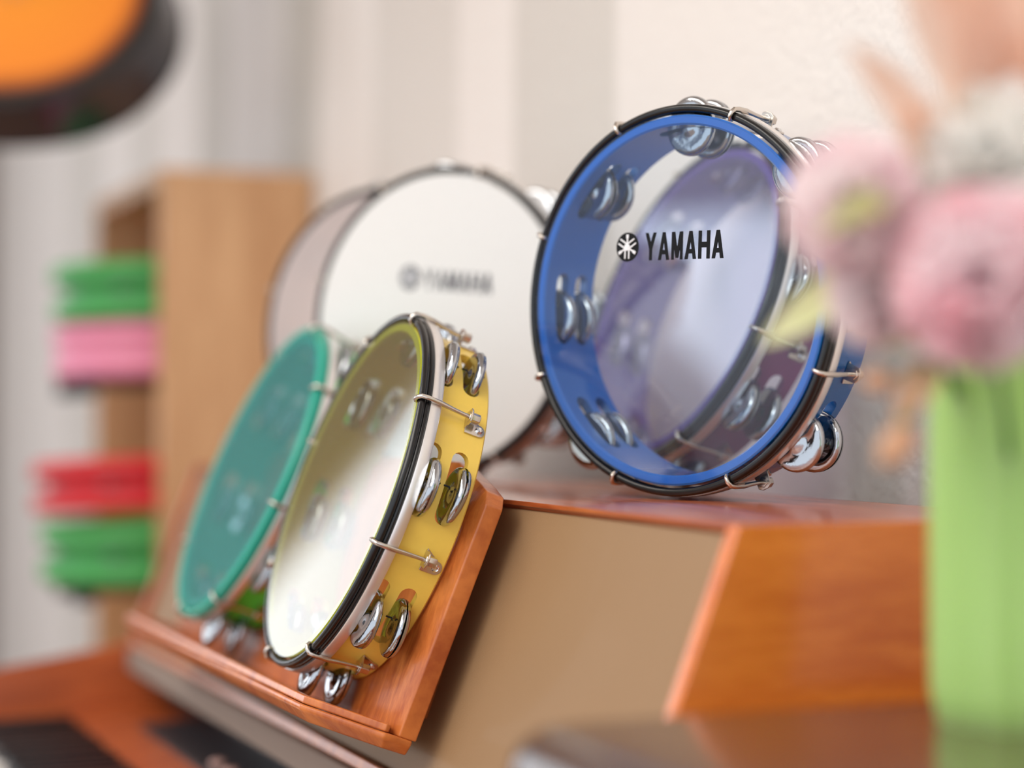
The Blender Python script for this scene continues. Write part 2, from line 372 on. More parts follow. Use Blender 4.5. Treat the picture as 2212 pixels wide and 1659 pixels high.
# ------------------------------------------------------------ tambourines
R_OUT, R_IN, DEPTH = 0.1195, 0.1130, 0.050
JT = (0.0175, 0.0365)                       # the two rows of jingles
def shell_mesh(joff, skip=()):
    p = [(R_IN, -0.0012), (R_IN+.0012, 0), (R_OUT-.0012, 0), (R_OUT, -0.0012), (R_OUT, -0.012), (R_OUT, -0.024), (R_OUT, -0.038), (R_OUT, -DEPTH+.001), (R_OUT-.001, -DEPTH), (R_IN+.001, -DEPTH), (R_IN, -DEPTH+.001), (R_IN, -0.038), (R_IN, -0.024), (R_IN, -0.012)]
    a = MB().lathe(p, 144, closed=True).obj('tmp_shell', [M['ink']])
    cut = MB()
    for k in range(8):
        if k in skip: continue
        th = radians(joff + 45*k)
        for t in JT:
            w, L = 0.0058, 0.0185
            poly = []
            for q in range(9): ang = -pi/2 + pi*q/8; poly.append((L + w*cos(ang), w*sin(ang)))
            for q in range(9): ang = pi/2 + pi*q/8; poly.append((-L + w*cos(ang), w*sin(ang)))
            er = Vector((cos(th), sin(th), 0)); et = Vector((-sin(th), cos(th), 0)); ez = Vector((0, 0, 1))
            v = [er*rr + et*x + ez*(y - t) for rr in (0.105, 0.127) for x, y in poly]; m = len(poly)
            cut.add(v, [tuple(range(m))[::-1], tuple(range(m, 2*m))] + [(i, (i+1) % m, m+(i+1) % m, m+i) for i in range(m)])
    c = cut.obj('tmp_cut', [M['ink']], smooth=False)
    md = a.modifiers.new('b', 'BOOLEAN'); md.operation = 'DIFFERENCE'; md.object = c; md.solver = 'EXACT'
    dg = bpy.context.evaluated_depsgraph_get(); dg.update()
    me = bpy.data.meshes.new_from_object(a.evaluated_get(dg)); me.name = 'shell'
    for o in (a, c):
        d = o.data; bpy.data.objects.remove(o); bpy.data.meshes.remove(d)
    me.materials.clear()
    for p_ in me.polygons:
        c_ = p_.center; r = math.hypot(c_.x, c_.y)
        p_.material_index = 1 if (c_.z > -0.0016 and r < R_OUT-.0002) or (r < R_IN+.0003) else 0
        p_.use_smooth = True
    me.set_sharp_from_angle(angle=radians(35))
    return me
def disc_mesh():
    prof = [(0.0, 0.0030), (0.003, 0.0029), (0.0055, 0.0022), (0.0072, 0.0012), (0.0095, 0.0008), (0.0135, 0.0014), (0.0172, 0.0012), (0.0187, 0.0004), (0.0194, -0.0006), (0.0196, -0.0014)]
    prof2 = [(r, z-0.0006) for r, z in prof][::-1]
    return MB().lathe(prof + prof2, 40).mesh('jingle', [M['jingle']])
DISC = disc_mesh()
PIN = MB().tube([(0, 0, 0.0082), (0, 0, -0.0082)], 0.0006, 8).mesh('jingle_pin', [M['black_rubber']])
def jd(path_r, r, seg=10): pass
ROD = MB()
pth = [(0.1212, 0, -0.0006), (0.1214, 0, 0.0016), (0.1232, 0, 0.0028), (0.1258, 0, 0.0024), (0.1281, 0, 0.0004), (0.1286, 0, -0.0040), (0.1284, 0, -0.012), (0.1270, 0, -0.022), (0.1262, 0, -0.030), (0.1260, 0, -0.0345)]
ROD.tube(pth, [0.0011, 0.0014, 0.0015, 0.0016, 0.0017, 0.0018, 0.0018, 0.0015, 0.0014, 0.0014], 10)
ROD = ROD.mesh('tension_rod', [M['steel']])
NUT = MB(); NUT.prism([(0.1260+0.0036*cos(a*pi/3), 0.0036*sin(a*pi/3)) for a in range(6)], 'z', -0.0412, -0.0335)
NUT = NUT.mesh('nut', [M['steel']], bevel=0.0005)
BRK = MB()
# folded plate: ear round the nut, then a foot riveted to the shell beside it
BRK.prism([(0.1196, -0.0055), (0.1290, -0.0050), (0.1308, -0.0022), (0.1308, 0.0022), (0.1290, 0.0050), (0.1196, 0.0055)], 'z', -0.0352, -0.0340)
foot = []
for q in range(13):
    a = -pi/2 + pi*q/12; foot.append((-0.0440 - 0.0045*cos(a), -0.004 + 0.0045*sin(a)))
BRK.add([(rr, y, z) for rr in (0.1194, 0.1206) for (z, y) in ([(-0.0345, -0.0085), (-0.0345, 0.0065)] + foot[::-1])], [])
m_ = 15; BRK.f += [tuple(range(12, 12+m_))[::-1], tuple(range(12+m_, 12+2*m_))] + [(12+i, 12+(i+1) % m_, 12+m_+(i+1) % m_, 12+m_+i) for i in range(m_)]
BRK.mi += [0]*(m_+2)
BRK = BRK.mesh('clamp', [M['steel']], bevel=0.0003)
RIV = MB().lathe([(0.0026, 0), (0.0026, 0.0008), (0.0018, 0.0018), (0.0009, 0.0014), (0, 0.0014)], 16,
                 M4=Matrix.Translation((0.1205, -0.004, -0.0440)) @ Matrix.Rotation(pi/2, 4, 'Y')).mesh('rivet', [M['chrome']])
SH = {}
GASK = MB().lathe([(0.1238+0.0027*cos(a*pi/8), -0.0016+0.0027*sin(a*pi/8)) for a in range(16)], 128, closed=True)
GASK.lathe([(0.1236+0.0024*cos(a*pi/8), -0.0056+0.0022*sin(a*pi/8)) for a in range(16)], 128, closed=True)
GASK = GASK.mesh('gasket', [M['black_rubber']])
HOOP = MB().lathe([(0.1250, -0.0075), (0.1256, -0.0069), (0.1266, -0.0069), (0.1270, -0.0078), (0.1268, -0.0135), (0.1260, -0.0145), (0.1250, -0.0142)], 128, closed=True).mesh('tension_hoop', [M['hoop']])
COLLAR = MB().lathe([(0.1196, 0.0010), (0.1206, 0.0008), (0.1212, -0.0008), (0.1214, -0.009)], 128, cap=False)

def letters(w, h, st=0.20):
    """YAMAHA in upright narrow strokes, as quads in the x-y plane, origin at the left baseline"""
    g = []
    lw = w/6.0; gap = lw*0.17; cw = lw - gap; t = cw*0.26
    def q(*p): g.append(p)
    def A(x):
        q((x, 0), (x+t, 0), (x+cw/2+t*.45, h), (x+cw/2-t*.5, h)); q((x+cw-t, 0), (x+cw, 0), (x+cw/2+t*.5, h), (x+cw/2-t*.45, h))
        q((x+t*.9, h*.20), (x+cw-t*.9, h*.20), (x+cw-t*1.1, h*.36), (x+t*1.1, h*.36))
    def Y(x):
        q((x+cw/2-t/2, 0), (x+cw/2+t/2, 0), (x+cw/2+t/2, h*.48), (x+cw/2-t/2, h*.48))
        q((x, h), (x+cw/2-t/2, h*.40), (x+cw/2+t/2, h*.46), (x+t*1.05, h)); q((x+cw-t*1.05, h), (x+cw/2-t/2, h*.46), (x+cw/2+t/2, h*.40), (x+cw, h))
    def Mm(x):
        q((x, 0), (x+t*.85, 0), (x+t*.85, h), (x, h)); q((x+cw-t*.85, 0), (x+cw, 0), (x+cw, h), (x+cw-t*.85, h))
        q((x, h), (x+cw/2-t*.45, h*.06), (x+cw/2+t*.45, h*.06), (x+t*1.1, h)); q((x+cw-t*1.1, h), (x+cw/2-t*.45, h*.06), (x+cw/2+t*.45, h*.06), (x+cw, h))
    def H(x):
        q((x, 0), (x+t, 0), (x+t, h), (x, h)); q((x+cw-t, 0), (x+cw, 0), (x+cw, h), (x+cw-t, h)); q((x+t, h*.40), (x+cw-t, h*.40), (x+cw-t, h*.60), (x+t, h*.60))
    for i, fn in enumerate((Y, A, Mm, A, H, A)): fn(i*lw)
    return g
def add_logo(parent, er, ex, ey, lx, ly, w, h, rot, ink, white):
    def tr(x, y, z): c, s_ = cos(rot), sin(rot); return (x*c - y*s_, x*s_ + y*c, z)
    m = MB()
    for k, q in enumerate(letters(w, h)):
        z = 0.0007 + 0.00002*k
        vs = [(*tr(lx+x, ly+y, 0)[:2], zz) for zz in (0.0003, z) for x, y in q]
        m.add(vs, [(3, 2, 1, 0), (4, 5, 6, 7)] + [(i, (i+1) % 4, 4+(i+1) % 4, 4+i) for i in range(4)])
    m.obj('lettering', ink, parent, smooth=False)
    e = MB(); c = tr(ex, ey, 0)
    e.lathe([(er, 0.0002), (er, 0.0007), (0, 0.0007)], 48, M4=Matrix.Translation((c[0], c[1], 0)))
    eo = e.obj('emblem', ink, parent, smooth=False)
    f = MB()
    def bar(a, x0, x1, y0, y1, zt):
        a += rot; cc, ss = cos(a), sin(a)
        vs = [(c[0] + x*cc - y*ss, c[1] + x*ss + y*cc, z) for z in (0.0007, zt) for x, y in ((x0, y0), (x1, y0), (x1, y1), (x0, y1))]
        f.add(vs, [(3, 2, 1, 0), (4, 5, 6, 7)] + [(i, (i+1) % 4, 4+(i+1) % 4, 4+i) for i in range(4)])
    for j in range(3):
        a = pi/2 + j*2*pi/3
        bar(a, -er*.10, er*.62, -er*.055, er*.055, 0.0010+j*0.00003)
        bar(a, er*.60, er*.86, -er*.10, er*.10, 0.00111+j*0.00003)
        for s_ in (-1, 1): bar(a, -er*.80, er*.06, s_*er*.17-er*.05, s_*er*.17+er*.05, 0.0012+j*0.00003)
        bar(a, er*.02, er*.12, -er*.23, er*.23, 0.00132+j*0.00003)
    f.obj('tuning_forks', white, eo, smooth=False)
def tambourine(label, c, n, joff, coff, shell_c, inner_c, film_m, gasket=None, logo=None, rests_on='top', skip=()):
    t = empty('tambourine', (0, 0, 0), label, 'tambourine')
    t.matrix_world = frame(c, n)
    key = (round(joff, 2), skip)
    if key not in SH: SH[key] = shell_mesh(joff, skip)
    me = SH[key].copy(); me.materials.append(shell_c); me.materials.append(inner_c)
    link('shell', me, t)
    MB().add([(0.1198*cos(2*pi*k/128), 0.1198*sin(2*pi*k/128), 0.0006) for k in range(128)], [tuple(range(128))]).obj('drumhead', film_m, t, smooth=False, recalc=False)
    cm = MB(); cm.v = list(COLLAR.v); cm.f = list(COLLAR.f); cm.mi = list(COLLAR.mi)
    gm = GASK
    if gasket: gm = GASK.copy(); gm.materials[0] = gasket
    link('gasket', gm, t); link('tension_hoop', HOOP, t);
    dn = t.matrix_world.to_3x3().inverted() @ Vector((0, 0, -0.0055)); dn.z = 0
    for k in range(8):
        th = joff + 45*k
        for t_ in (() if k in skip else JT):
            for s_ in (1, -1):
                tilt = Matrix.Rotation(radians(random.uniform(-4, 4)), 4, 'X') @ Matrix.Rotation(radians(random.uniform(-4, 4)), 4, 'Y')
                dk = Vector(dn); ang = radians(th)
                cw0 = t.matrix_world @ (Vector((0.1203*cos(ang), 0.1203*sin(ang), -t_)) + dk)
                hgt = (cw0.z if rests_on == 'top' else cw0.dot(vup) + 0.1645) - 0.0203
                if hgt < 0: dk = dk + dn.normalized()*hgt   # pushed up by what the drum stands on
                mw = Matrix.Translation(dk) @ Matrix.Rotation(radians(th), 4, 'Z') @ Matrix.Translation((0.1203, 0, -t_ - 0.0018 + s_*0.0022)) @ tilt
                if s_ < 0: mw = mw @ Matrix.Rotation(pi, 4, 'X')
                j = link('jingle', DISC, t, mw)
            link('jingle_pin', PIN, t, Matrix.Rotation(radians(th), 4, 'Z') @ Matrix.Translation((0.1200, 0, -t_ - 0.0018)))
        cw_ = Matrix.Rotation(radians(coff + 45*k), 4, 'Z')
        b = link('clamp', BRK, t, cw_)
        for nm, mm in (('tension_rod', ROD), ('nut', NUT), ('rivet', RIV)): link(nm, mm, b)
    if logo: add_logo(t, *logo)
    return t
def gloss(name, c): return plain(name, c, 0.22, coat=0.5)
sat = lambda name, c: plain(name, c, 0.36, coat=0.25)
tambourine('yellow tambourine with cloudy head, leaning on the wooden music rest nearest the camera',
           (-.4217, -.0822, .0057), (-.0214, -.9368, .3492), 8, 30.5, sat('yellow_shell', srgb(249, 212, 92)), sat('lime_inner_shell', srgb(200, 204, 52)),
           film('cloudy_yellow_head', (0.93, 0.94, 0.86, 1), srgb(232, 224, 180), 0.17, 0.025, 1.4), rests_on='ledge')
tambourine('teal headed tambourine with green shell, behind the yellow one on the music rest',
           (-.7052, -.0758, .0104), (-.0118, -.9147, .404), 12, 34, sat('green_shell', srgb(84, 210, 66)), sat('teal_inner_shell', srgb(40, 205, 170)),
           film('teal_head', (0.66, 0.92, 1.0, 1), srgb(112, 210, 212), 0.46, 0.04, 0.9), gasket=plain('teal_gasket', srgb(34, 165, 142), 0.3), rests_on='ledge')
tambourine('blue tambourine with clear head and sharp black lettering, standing upright on the piano top',
           (-.2783, .0967, .1288), (.4226, -.9061, .0178), 0.5, 22.5, gloss('blue_shell', srgb(2, 94, 170)), gloss('blue_inner_shell', srgb(0, 116, 214)),
           film('clear_blue_head', (0.88, 0.95, 1.0, 1), srgb(190, 210, 240), 0.045, 0.05, 0.8),
           logo=(0.0096, -0.039, 0.0352, -0.0238, 0.0260, 0.0665, 0.0180, -0.025, M['ink'], M['white_ink']), skip=(6,))
tambourine('purple tambourine seen through the clear head of the blue one, leaning on the wall',
           (-.442, .1805, .1385), (.0565, -.936, .3475), 10, 32.5, sat('magenta_shell', srgb(128, 42, 98)), sat('violet_inner_shell', srgb(104, 66, 170)),
           film('violet_head', (0.86, 0.82, 0.96, 1), srgb(172, 160, 225), 0.20, 0.03, 1.6))
wh = plain('white_drum_skin', srgb(226, 225, 222), 0.5)
tambourine('white headed tambourine with dark rim and blurred lettering, standing left of the blue one',
           (-.6708, .0739, .1311), (.6003, -.7988, .0396), 5, 27.5, sat('white_shell', srgb(205, 195, 190)), sat('white_inner_shell', srgb(215, 210, 205)),
           wh, logo=(0.0100, -0.0315, 0.0330, -0.0168, 0.0245, 0.0680, 0.0160, -0.09, M['grey_ink'], M['white_ink']))
tambourine('pale tambourine mostly hidden behind the white headed one, furthest left on the piano top',
           (-.845, .072, .1311), (.5503, -.8288, .0396), 5, 27.5, sat('pale_shell', srgb(205, 195, 190)), sat('pale_inner_shell', srgb(215, 205, 200)),
           film('pale_head', (0.95, 0.93, 0.92, 1), srgb(232, 218, 214), 0.75, 0.1, 0.8))

# ------------------------------------------------------------ side table, vase and flowers
table = empty('side_table', (0.36, 0.05, -HT), 'dark brown glossy side table with rounded edge, under the green vase', 'table')
def rrect(x0, x1, y0, y1, r, seg=8):
    P = []
    for cx_, cy_, a0 in ((x1-r, y1-r, 0), (x0+r, y1-r, pi/2), (x0+r, y0+r, pi), (x1-r, y0+r, 3*pi/2)):
        for k in range(seg+1): a = a0 + pi/2*k/seg; P.append((cx_+r*cos(a), cy_+r*sin(a)))
    return P
def slabround(x0, x1, y0, y1, z0, z1, r, e):
    """table top with a bull-nosed edge"""
    m = MB(); K = 8; rings = []
    for k in range(K+1):
        a = -pi/2 + pi*k/K; h = (z1-z0)/2
        off = e*(1-cos(a)); z = (z0+z1)/2 + h*sin(a)
        rings.append([(x, y, z) for x, y in rrect(x0+off, x1-off, y0+off, y1-off, max(r-off, .004))])
    n = len(rings[0]); m.add([p for rg in rings for p in rg], [(i*n+j, i*n+(j+1) % n, (i+1)*n+(j+1) % n, (i+1)*n+j) for i in range(K) for j in range(n)] + [tuple(range(n))[::-1], tuple(K*n+j for j in range(n))])
    return m
def child(mb, name, mat, par, bevel=0, recalc=True):
    loc = Vector(par.location) if par.parent is None else Vector(par.parent.location)
    mb.v = [tuple(Vector(p) - loc) for p in mb.v]
    return mb.obj(name, mat, par, True, bevel, recalc)
child(slabround(0.068, 0.66, -0.165, 0.255, -0.122, -0.080, 0.045, 0.018), 'table_top', M['table'], table)
for x in (0.12, 0.58):
    for y in (-0.11, 0.20): child(MB().prism(rrect(x-.02, x+.02, y-.02, y+.02, .006, 3), 'z', -HT, -0.121), 'leg', M['table'], table)
VC = Vector((0.1540, 0.0615, -0.080))
vase = empty('vase', VC, 'ribbed light green glass vase holding artificial flowers at the right edge', 'vase')
vm = MB()
prof = [(0.0, 0.004), (0.030, 0.004), (0.0365, 0.003), (0.0395, 0.010), (0.0400, 0.030), (0.0402, 0.09), (0.0400, 0.130), (0.0385, 0.155), (0.0395, 0.170), (0.043, 0.178)]
def vfun(inner):
    def f(i, j):
        x = j*(len(prof)-1); k = min(int(x), len(prof)-2); t = x-k
        r = prof[k][0]*(1-t) + prof[k+1][0]*t; z = prof[k][1]*(1-t) + prof[k+1][1]*t
        a = 2*pi*i; fl = 0.0016*cos(14*a)*min(1, r/0.03) + (0.0035*cos(6*a) if j > .93 else 0)
        r = max(0, r + fl - (0.003 if inner else 0)); return (r*cos(a), r*sin(a), z - (0.0 if inner else .004*(1 if j < .25 else 0)))
    return f
vm.grid(vfun(False), 144, 45); vm.grid(vfun(True), 144, 45)
m, nt, b = newmat('green_vase_glass'); out = nt.nodes['Material Output']
b.inputs['Base Color'].default_value = srgb(226, 249, 186); b.inputs['Roughness'].default_value = 0.15; b.inputs['Coat Weight'].default_value = 0.4
tl = nt.nodes.new('ShaderNodeBsdfTranslucent'); tl.inputs[0].default_value = srgb(234, 252, 190)
tp = nt.nodes.new('ShaderNodeBsdfTransparent'); tp.inputs[0].default_value = srgb(232, 250, 214)
tcn = nt.nodes.new('ShaderNodeTexCoord'); nn = nt.nodes.new('ShaderNodeTexNoise'); nn.inputs['Scale'].default_value = 30; mpn = nt.nodes.new('ShaderNodeMapping'); mpn.inputs['Scale'].default_value = (3, 3, .2)
nt.links.new(tcn.outputs['Object'], mpn.inputs['Vector']); nt.links.new(mpn.outputs[0], nn.inputs['Vector'])
mrn = nt.nodes.new('ShaderNodeMapRange'); mrn.inputs['To Min'].default_value = 0.6; mrn.inputs['To Max'].default_value = 0.8; nt.links.new(nn.outputs['Fac'], mrn.inputs['Value'])
x1 = nt.nodes.new('ShaderNodeMixShader'); x1.inputs[0].default_value = 0.62; nt.links.new(b.outputs[0], x1.inputs[1]); nt.links.new(tl.outputs[0], x1.inputs[2])
x2 = nt.nodes.new('ShaderNodeMixShader'); nt.links.new(mrn.outputs[0], x2.inputs[0]); nt.links.new(tp.outputs[0], x2.inputs[1]); nt.links.new(x1.outputs[0], x2.inputs[2]); nt.links.new(x2.outputs[0], out.inputs['Surface'])
VG = m
vm.obj('glass_body', VG, vase)
M['stem'] = plain('dark_green_stem', srgb(70, 110, 60), 0.5)
M['leaf'] = petal_mat('lime_leaf', srgb(204, 206, 138), srgb(214, 218, 158))
M['pale_leaf'] = petal_mat('pale_lime_leaf', srgb(232, 236, 182), srgb(240, 243, 198))
M['pink'] = petal_mat('pink_petal', srgb(253, 212, 219), srgb(255, 244, 246), 30)
M['pale_pink'] = petal_mat('pale_pink_petal', srgb(254, 232, 235), srgb(255, 247, 247), 30)
M['cream'] = petal_mat('cream_petal', srgb(252, 250, 245), srgb(255, 254, 251), 30)
M['peach'] = petal_mat('peach_petal', srgb(238, 196, 170), srgb(246, 220, 202), 20)
M['bud'] = petal_mat('orange_bud', srgb(230, 184, 148), srgb(240, 206, 174), 30)
def carnation_mesh(R, mat, face, seed, npet=70):
    rnd = random.Random(seed); m = MB(); face = Vector(face).normalized()
    for k in range(npet):
        # directions spread over a dome round the facing side
        u_ = (k+.5)/npet; th = math.acos(1 - 1.45*u_); ph = k*2.39996
        d = Vector((sin(th)*cos(ph), sin(th)*sin(ph), cos(th)))
        d = face.to_track_quat('Z', 'Y').to_matrix() @ d
        side_ = d.orthogonal().normalized(); side_ = Matrix.Rotation(rnd.uniform(0, 2*pi), 3, d) @ side_
        nn_ = d.cross(side_); L_ = R*rnd.uniform(.86, 1.04); w = R*rnd.uniform(.42, .6); p1, p2 = rnd.uniform(0, 6), rnd.uniform(0, 6)
        def fn(i, j, d=d, side_=side_, nn_=nn_, L_=L_, w=w, p1=p1, p2=p2):
            s_ = (i-.5)*2; rr = j
            wid = w*(0.15 + .85*math.sin(min(1, rr*1.1)*pi/2))
            ruf = R*0.10*rr*rr*math.sin(s_*9+p1) + R*.04*rr*math.sin(s_*21+p2)
            ln = L_*rr*(1 - .12*s_*s_) + R*.05*rr*math.sin(s_*17+p2)
            return d*ln + side_*(s_*wid) + nn_*(ruf + R*.25*(s_*s_)*rr - R*.1*rr)
        m.grid(fn, 12, 5)
    return m
def stem_path(p0, p1, bend=0.3):
    p0, p1 = Vector(p0), Vector(p1); a = p0 + Vector((0, 0, (p1.z-p0.z)*.55)); P = []
    for i in range(13):
        t = i/12; P.append(p0*(1-t)**2 + a*2*t*(1-t) + p1*t*t)
    return P
def leaf(m, base, tip, w, nrm_=(0, 0, 1), curl=.15, nu=10, nv=6):
    base, tip = Vector(base), Vector(tip); d = tip-base; L_ = d.length; dn = d.normalized()
    nz = Vector(nrm_); nz = (nz - dn*nz.dot(dn)).normalized(); sd = dn.cross(nz)
    def fn(i, j):
        s_ = (j-.5)*2; ww = w*math.sin(pi*min(1, max(0.0, i))**.75)**.8 if 0 < i < 1 else 0
        return base + d*i + sd*(s_*ww/2) + nz*(curl*L_*math.sin(pi*i) + .25*ww*s_*s_)
    m.grid(fn, nu, nv)
def flower(name, label, cat, c, R, mat, face, seed, root, extra=None, group=None):
    f = empty(name, c, label, cat, group); c = Vector(c)
    carnation_mesh(R, mat, face, seed).obj('bloom', mat, f, recalc=False)
    st = MB(); back = -Vector(face).normalized()*R*.35
    st.tube([p - c for p in stem_path(root, c + Vector(back))], 0.0017, 8); st.obj('stem', M['stem'], f)
    for (a, t_, w_, mt, cu) in (extra or []):
        lm = MB(); leaf(lm, Vector(a)-c, Vector(t_)-c, w_, (.8, -.55, .25), cu); lm.obj('leaf', mt, f, recalc=False)
    return f
tc_ = Vector((0.78, -0.5, 0.1))
flower('carnation', 'large cream white carnation at the top of the bouquet', 'flower', (.1927, .0209, .1590), .0390, M['cream'], (.7, -.6, .3), 1, VC+Vector((.006, .0, .010)))
flower('carnation', 'pale pink carnation on the left, beside the rim of the blue tambourine', 'flower', (.1887, -.0439, .1420), .0300, M['pale_pink'], (.5, -.8, .15), 2, VC+Vector((-.008, -.004, .012)),
       [((.2119, -.0395, .1438), (.2150, -.0772, .1270), .012, M['leaf'], .12)])
flower('carnation', 'large pink carnation lowest in the bouquet, just above the vase rim', 'flower', (.2300, -.0105, .1115), .0375, M['pink'], (.8, -.5, .0), 3, VC+Vector((.010, -.008, .012)))
flower('carnation', 'small pale pink carnation drooping below the left one', 'flower', (.1761, -.0240, .1060), .0230, M['pale_pink'], (.3, -.9, -.2), 4, VC+Vector((-.002, .010, .012)),
       [((.1739, -.0334, .1157), (.1206, -.0516, .0867), .018, M['pale_leaf'], -.03)])
# lily: broad peach petals over the cream bloom
lc = Vector((.1923, .0189, .1900)); lily = empty('lily', lc, 'peach lily with long upright petals behind the cream carnation, cut by the top edge', 'flower')
for tipp, w_, cu in (((.1964, -.0300, .2450), .030, .10), ((.2050, -.0120, .2600), .034, -.06), ((.2177, .0050, .2650), .034, .08), ((.2244, .0250, .2600), .034, -.05), ((.2300, .0420, .2480), .032, .05), ((.180, .035, .262), .034, -.1)):
    lm = MB(); leaf(lm, (0, 0, -0.012), Vector(tipp)-lc, w_, (.8, -.5, .2), cu, 14, 6); lm.obj('petal', M['peach'], lily, recalc=False)
lm = MB(); leaf(lm, Vector((.1886, -.0150, .1740))-lc, Vector((.2059, -.0590, .2060))-lc, .017, (.8, -.5, .2), .10); lm.obj('petal', M['peach'], lily, recalc=False)
lm = MB(); leaf(lm, Vector((.1880, -.005, .1600))-lc, Vector((.1890, -.0260, .1950))-lc, .020, (.8, -.5, .2), .1); lm.obj('petal', M['peach'], lily, recalc=False)
lm = MB(); lm.tube([p - lc for p in stem_path(VC+Vector((.012, .006, .012)), lc)], .002, 8); lm.obj('stem', M['stem'], lily)
# small spray of buds hanging at the left of the vase rim
bc = Vector((.1820, .0040, .0860)); spray = empty('bud_spray', bc, 'small orange buds on a thin stem drooping left of the vase rim', 'flower')
def bud(c, R, ax):
    q = Vector(ax).to_track_quat('Z', 'Y').to_matrix().to_4x4()
    pr = [(0, -R*1.3), (R*.5, -R*1.0), (R*.9, -R*.3), (R, R*.3), (R*.7, R*1.0), (R*.25, R*1.5), (0, R*1.6)]
    MB().lathe(pr, 20, M4=Matrix.Translation(Vector(c)-bc) @ q).obj('bud', M['bud'], spray)
bud((.1938, -.0275, .0440), .0075, (-.2, -.6, -.7)); bud((.1835, -.0300, .0700), .0050, (-.4, -.8, .1))
lm = MB(); lm.tube([Vector(p)-bc for p in ((.1560, .052, -.03), (.1640, .040, .050), (.1740, .018, .098), (.1822, -.0030, .0790), (.1870, -.0130, .0620), (.1920, -.0240, .0500))], .0022, 8)
lm.tube([Vector(p)-bc for p in ((.1822, -.0030, .0790), (.1830, -.016, .0760), (.1835, -.0270, .0710))], .0014, 8); lm.obj('stem', M['stem'], spray)
lm = MB(); leaf(lm, Vector((.1822, -.0030, .0790))-bc, Vector((.1850, -.0300, .0830))-bc, .016, (.5, -.3, .8), .15); lm.obj('leaf', M['leaf'], spray, recalc=False)
lm = MB(); leaf(lm, Vector((.1822, -.0030, .0790))-bc, Vector((.1880, -.0260, .0500))-bc, .016, (.8, -.4, .3), .1); lm.obj('petal', M['bud'], spray, recalc=False)

# ------------------------------------------------------------ cabinet with rings of plastic tambourines
CX0, CX1, CY0 = -2.21, -1.73, 0.066
cab = empty('display_cabinet', ((CX0+CX1)/2, (CY0+WY)/2, -HT), 'beech coloured open cabinet standing against the wall beyond the piano', 'cabinet')
CT = 0.370
child(MB().box(CX1-.022, CX1, CY0, WY-.002, -HT, CT), 'side_panel', M['mdf'], cab, .001)
child(MB().box(CX0, CX0+.022, CY0, WY-.002, -HT, CT), 'side_panel', M['mdf'], cab, .001)
child(MB().box(CX0+.022, CX1-.022, CY0, WY-.002, CT-.022, CT), 'top_panel', M['mdf'], cab, .001)
child(MB().box(CX0+.022, CX1-.022, WY-.02, WY-.002, -HT, CT-.022), 'back_panel', M['mdf'], cab)
child(MB().box(CX0+.022, CX1-.022, CY0, WY-.02, -HT, -HT+.06), 'bottom_panel', M['mdf'], cab, .001)
PEG = [(-1.885, 0.093), (-1.885, -0.178)]
for (px_, pz_) in PEG:
    for dx in (-.07, .07):
        pg = MB(); pg.tube([(px_+dx, WY-.02, pz_), (px_+dx, -0.005, pz_)], .006, 10); pg.box(px_+dx-.012, px_+dx+.012, -0.030, -0.004, pz_-.018, pz_+.005)
        pg.tube([(px_+dx, -0.005, pz_), (px_+dx, -0.012, pz_)], .006, 10)
        child(pg, 'peg', M['dark_plastic'], cab)
def plastic_ring(c, R, h, mat, groove, tilt, label, seed):
    t = empty('headless_tambourine', c, label, 'tambourine', 'plastic tambourines on the cabinet pegs')
    t.rotation_euler = tilt
    w = 0.030; hh = h/2; g = hh*.2
    def plate(z0, z1):
        r = min((z1-z0)/2, .012)
        P = []
        for cx_, cz, a0 in ((R-r, z1-r, 0), (R-w+r, z1-r, pi/2), (R-w+r, z0+r, pi), (R-r, z0+r, 3*pi/2)):
            for k in range(5): a = a0 + pi/2*k/4; P.append((cx_+r*cos(a), cz+r*sin(a)))
        return P
    m = MB(); m.lathe(plate(g, hh), 72, closed=True); m.lathe(plate(-hh, -g), 72, closed=True); m.obj('frame', mat, t)
    MB().lathe([(R-groove, -g-.002), (R-groove, g+.002), (R-w+.002, g+.002), (R-w+.002, -g-.002)], 72, closed=True).obj('inner_wall', mat, t)
    for k in range(8):
        a = 2*pi*(k+.3)/8
        link('jingle', DISC, t, Matrix.Translation(((R-.016)*cos(a), (R-.016)*sin(a), 0.002)) @ Matrix.Scale(.6, 4))
G = plain('green_plastic', srgb(70, 165, 82), 0.4); PK = plain('pink_plastic', srgb(232, 140, 168), 0.4); RD = plain('red_plastic', srgb(214, 28, 38), 0.4)
plastic_ring((-1.895, 0.088, 0.218), .134, .078, G, .020, (radians(2), 0, 0), 'green plastic tambourine ring lying on top of the pink one in the cabinet', 1)
plastic_ring((-1.895, 0.090, 0.1385), .135, .074, PK, .0045, (radians(2), 0, 0), 'pink plastic tambourine ring resting on the upper cabinet pegs', 2)
plastic_ring((-1.895, 0.078, -0.0440), .150, .070, RD, .022, (radians(1), radians(-3), 0), 'red plastic tambourine ring lying above the lower green one', 3)
plastic_ring((-1.895, 0.082, -0.1315), .143, .080, G, .020, (radians(1), 0, 0), 'green plastic tambourine ring lowest in the cabinet, under the red one', 4)

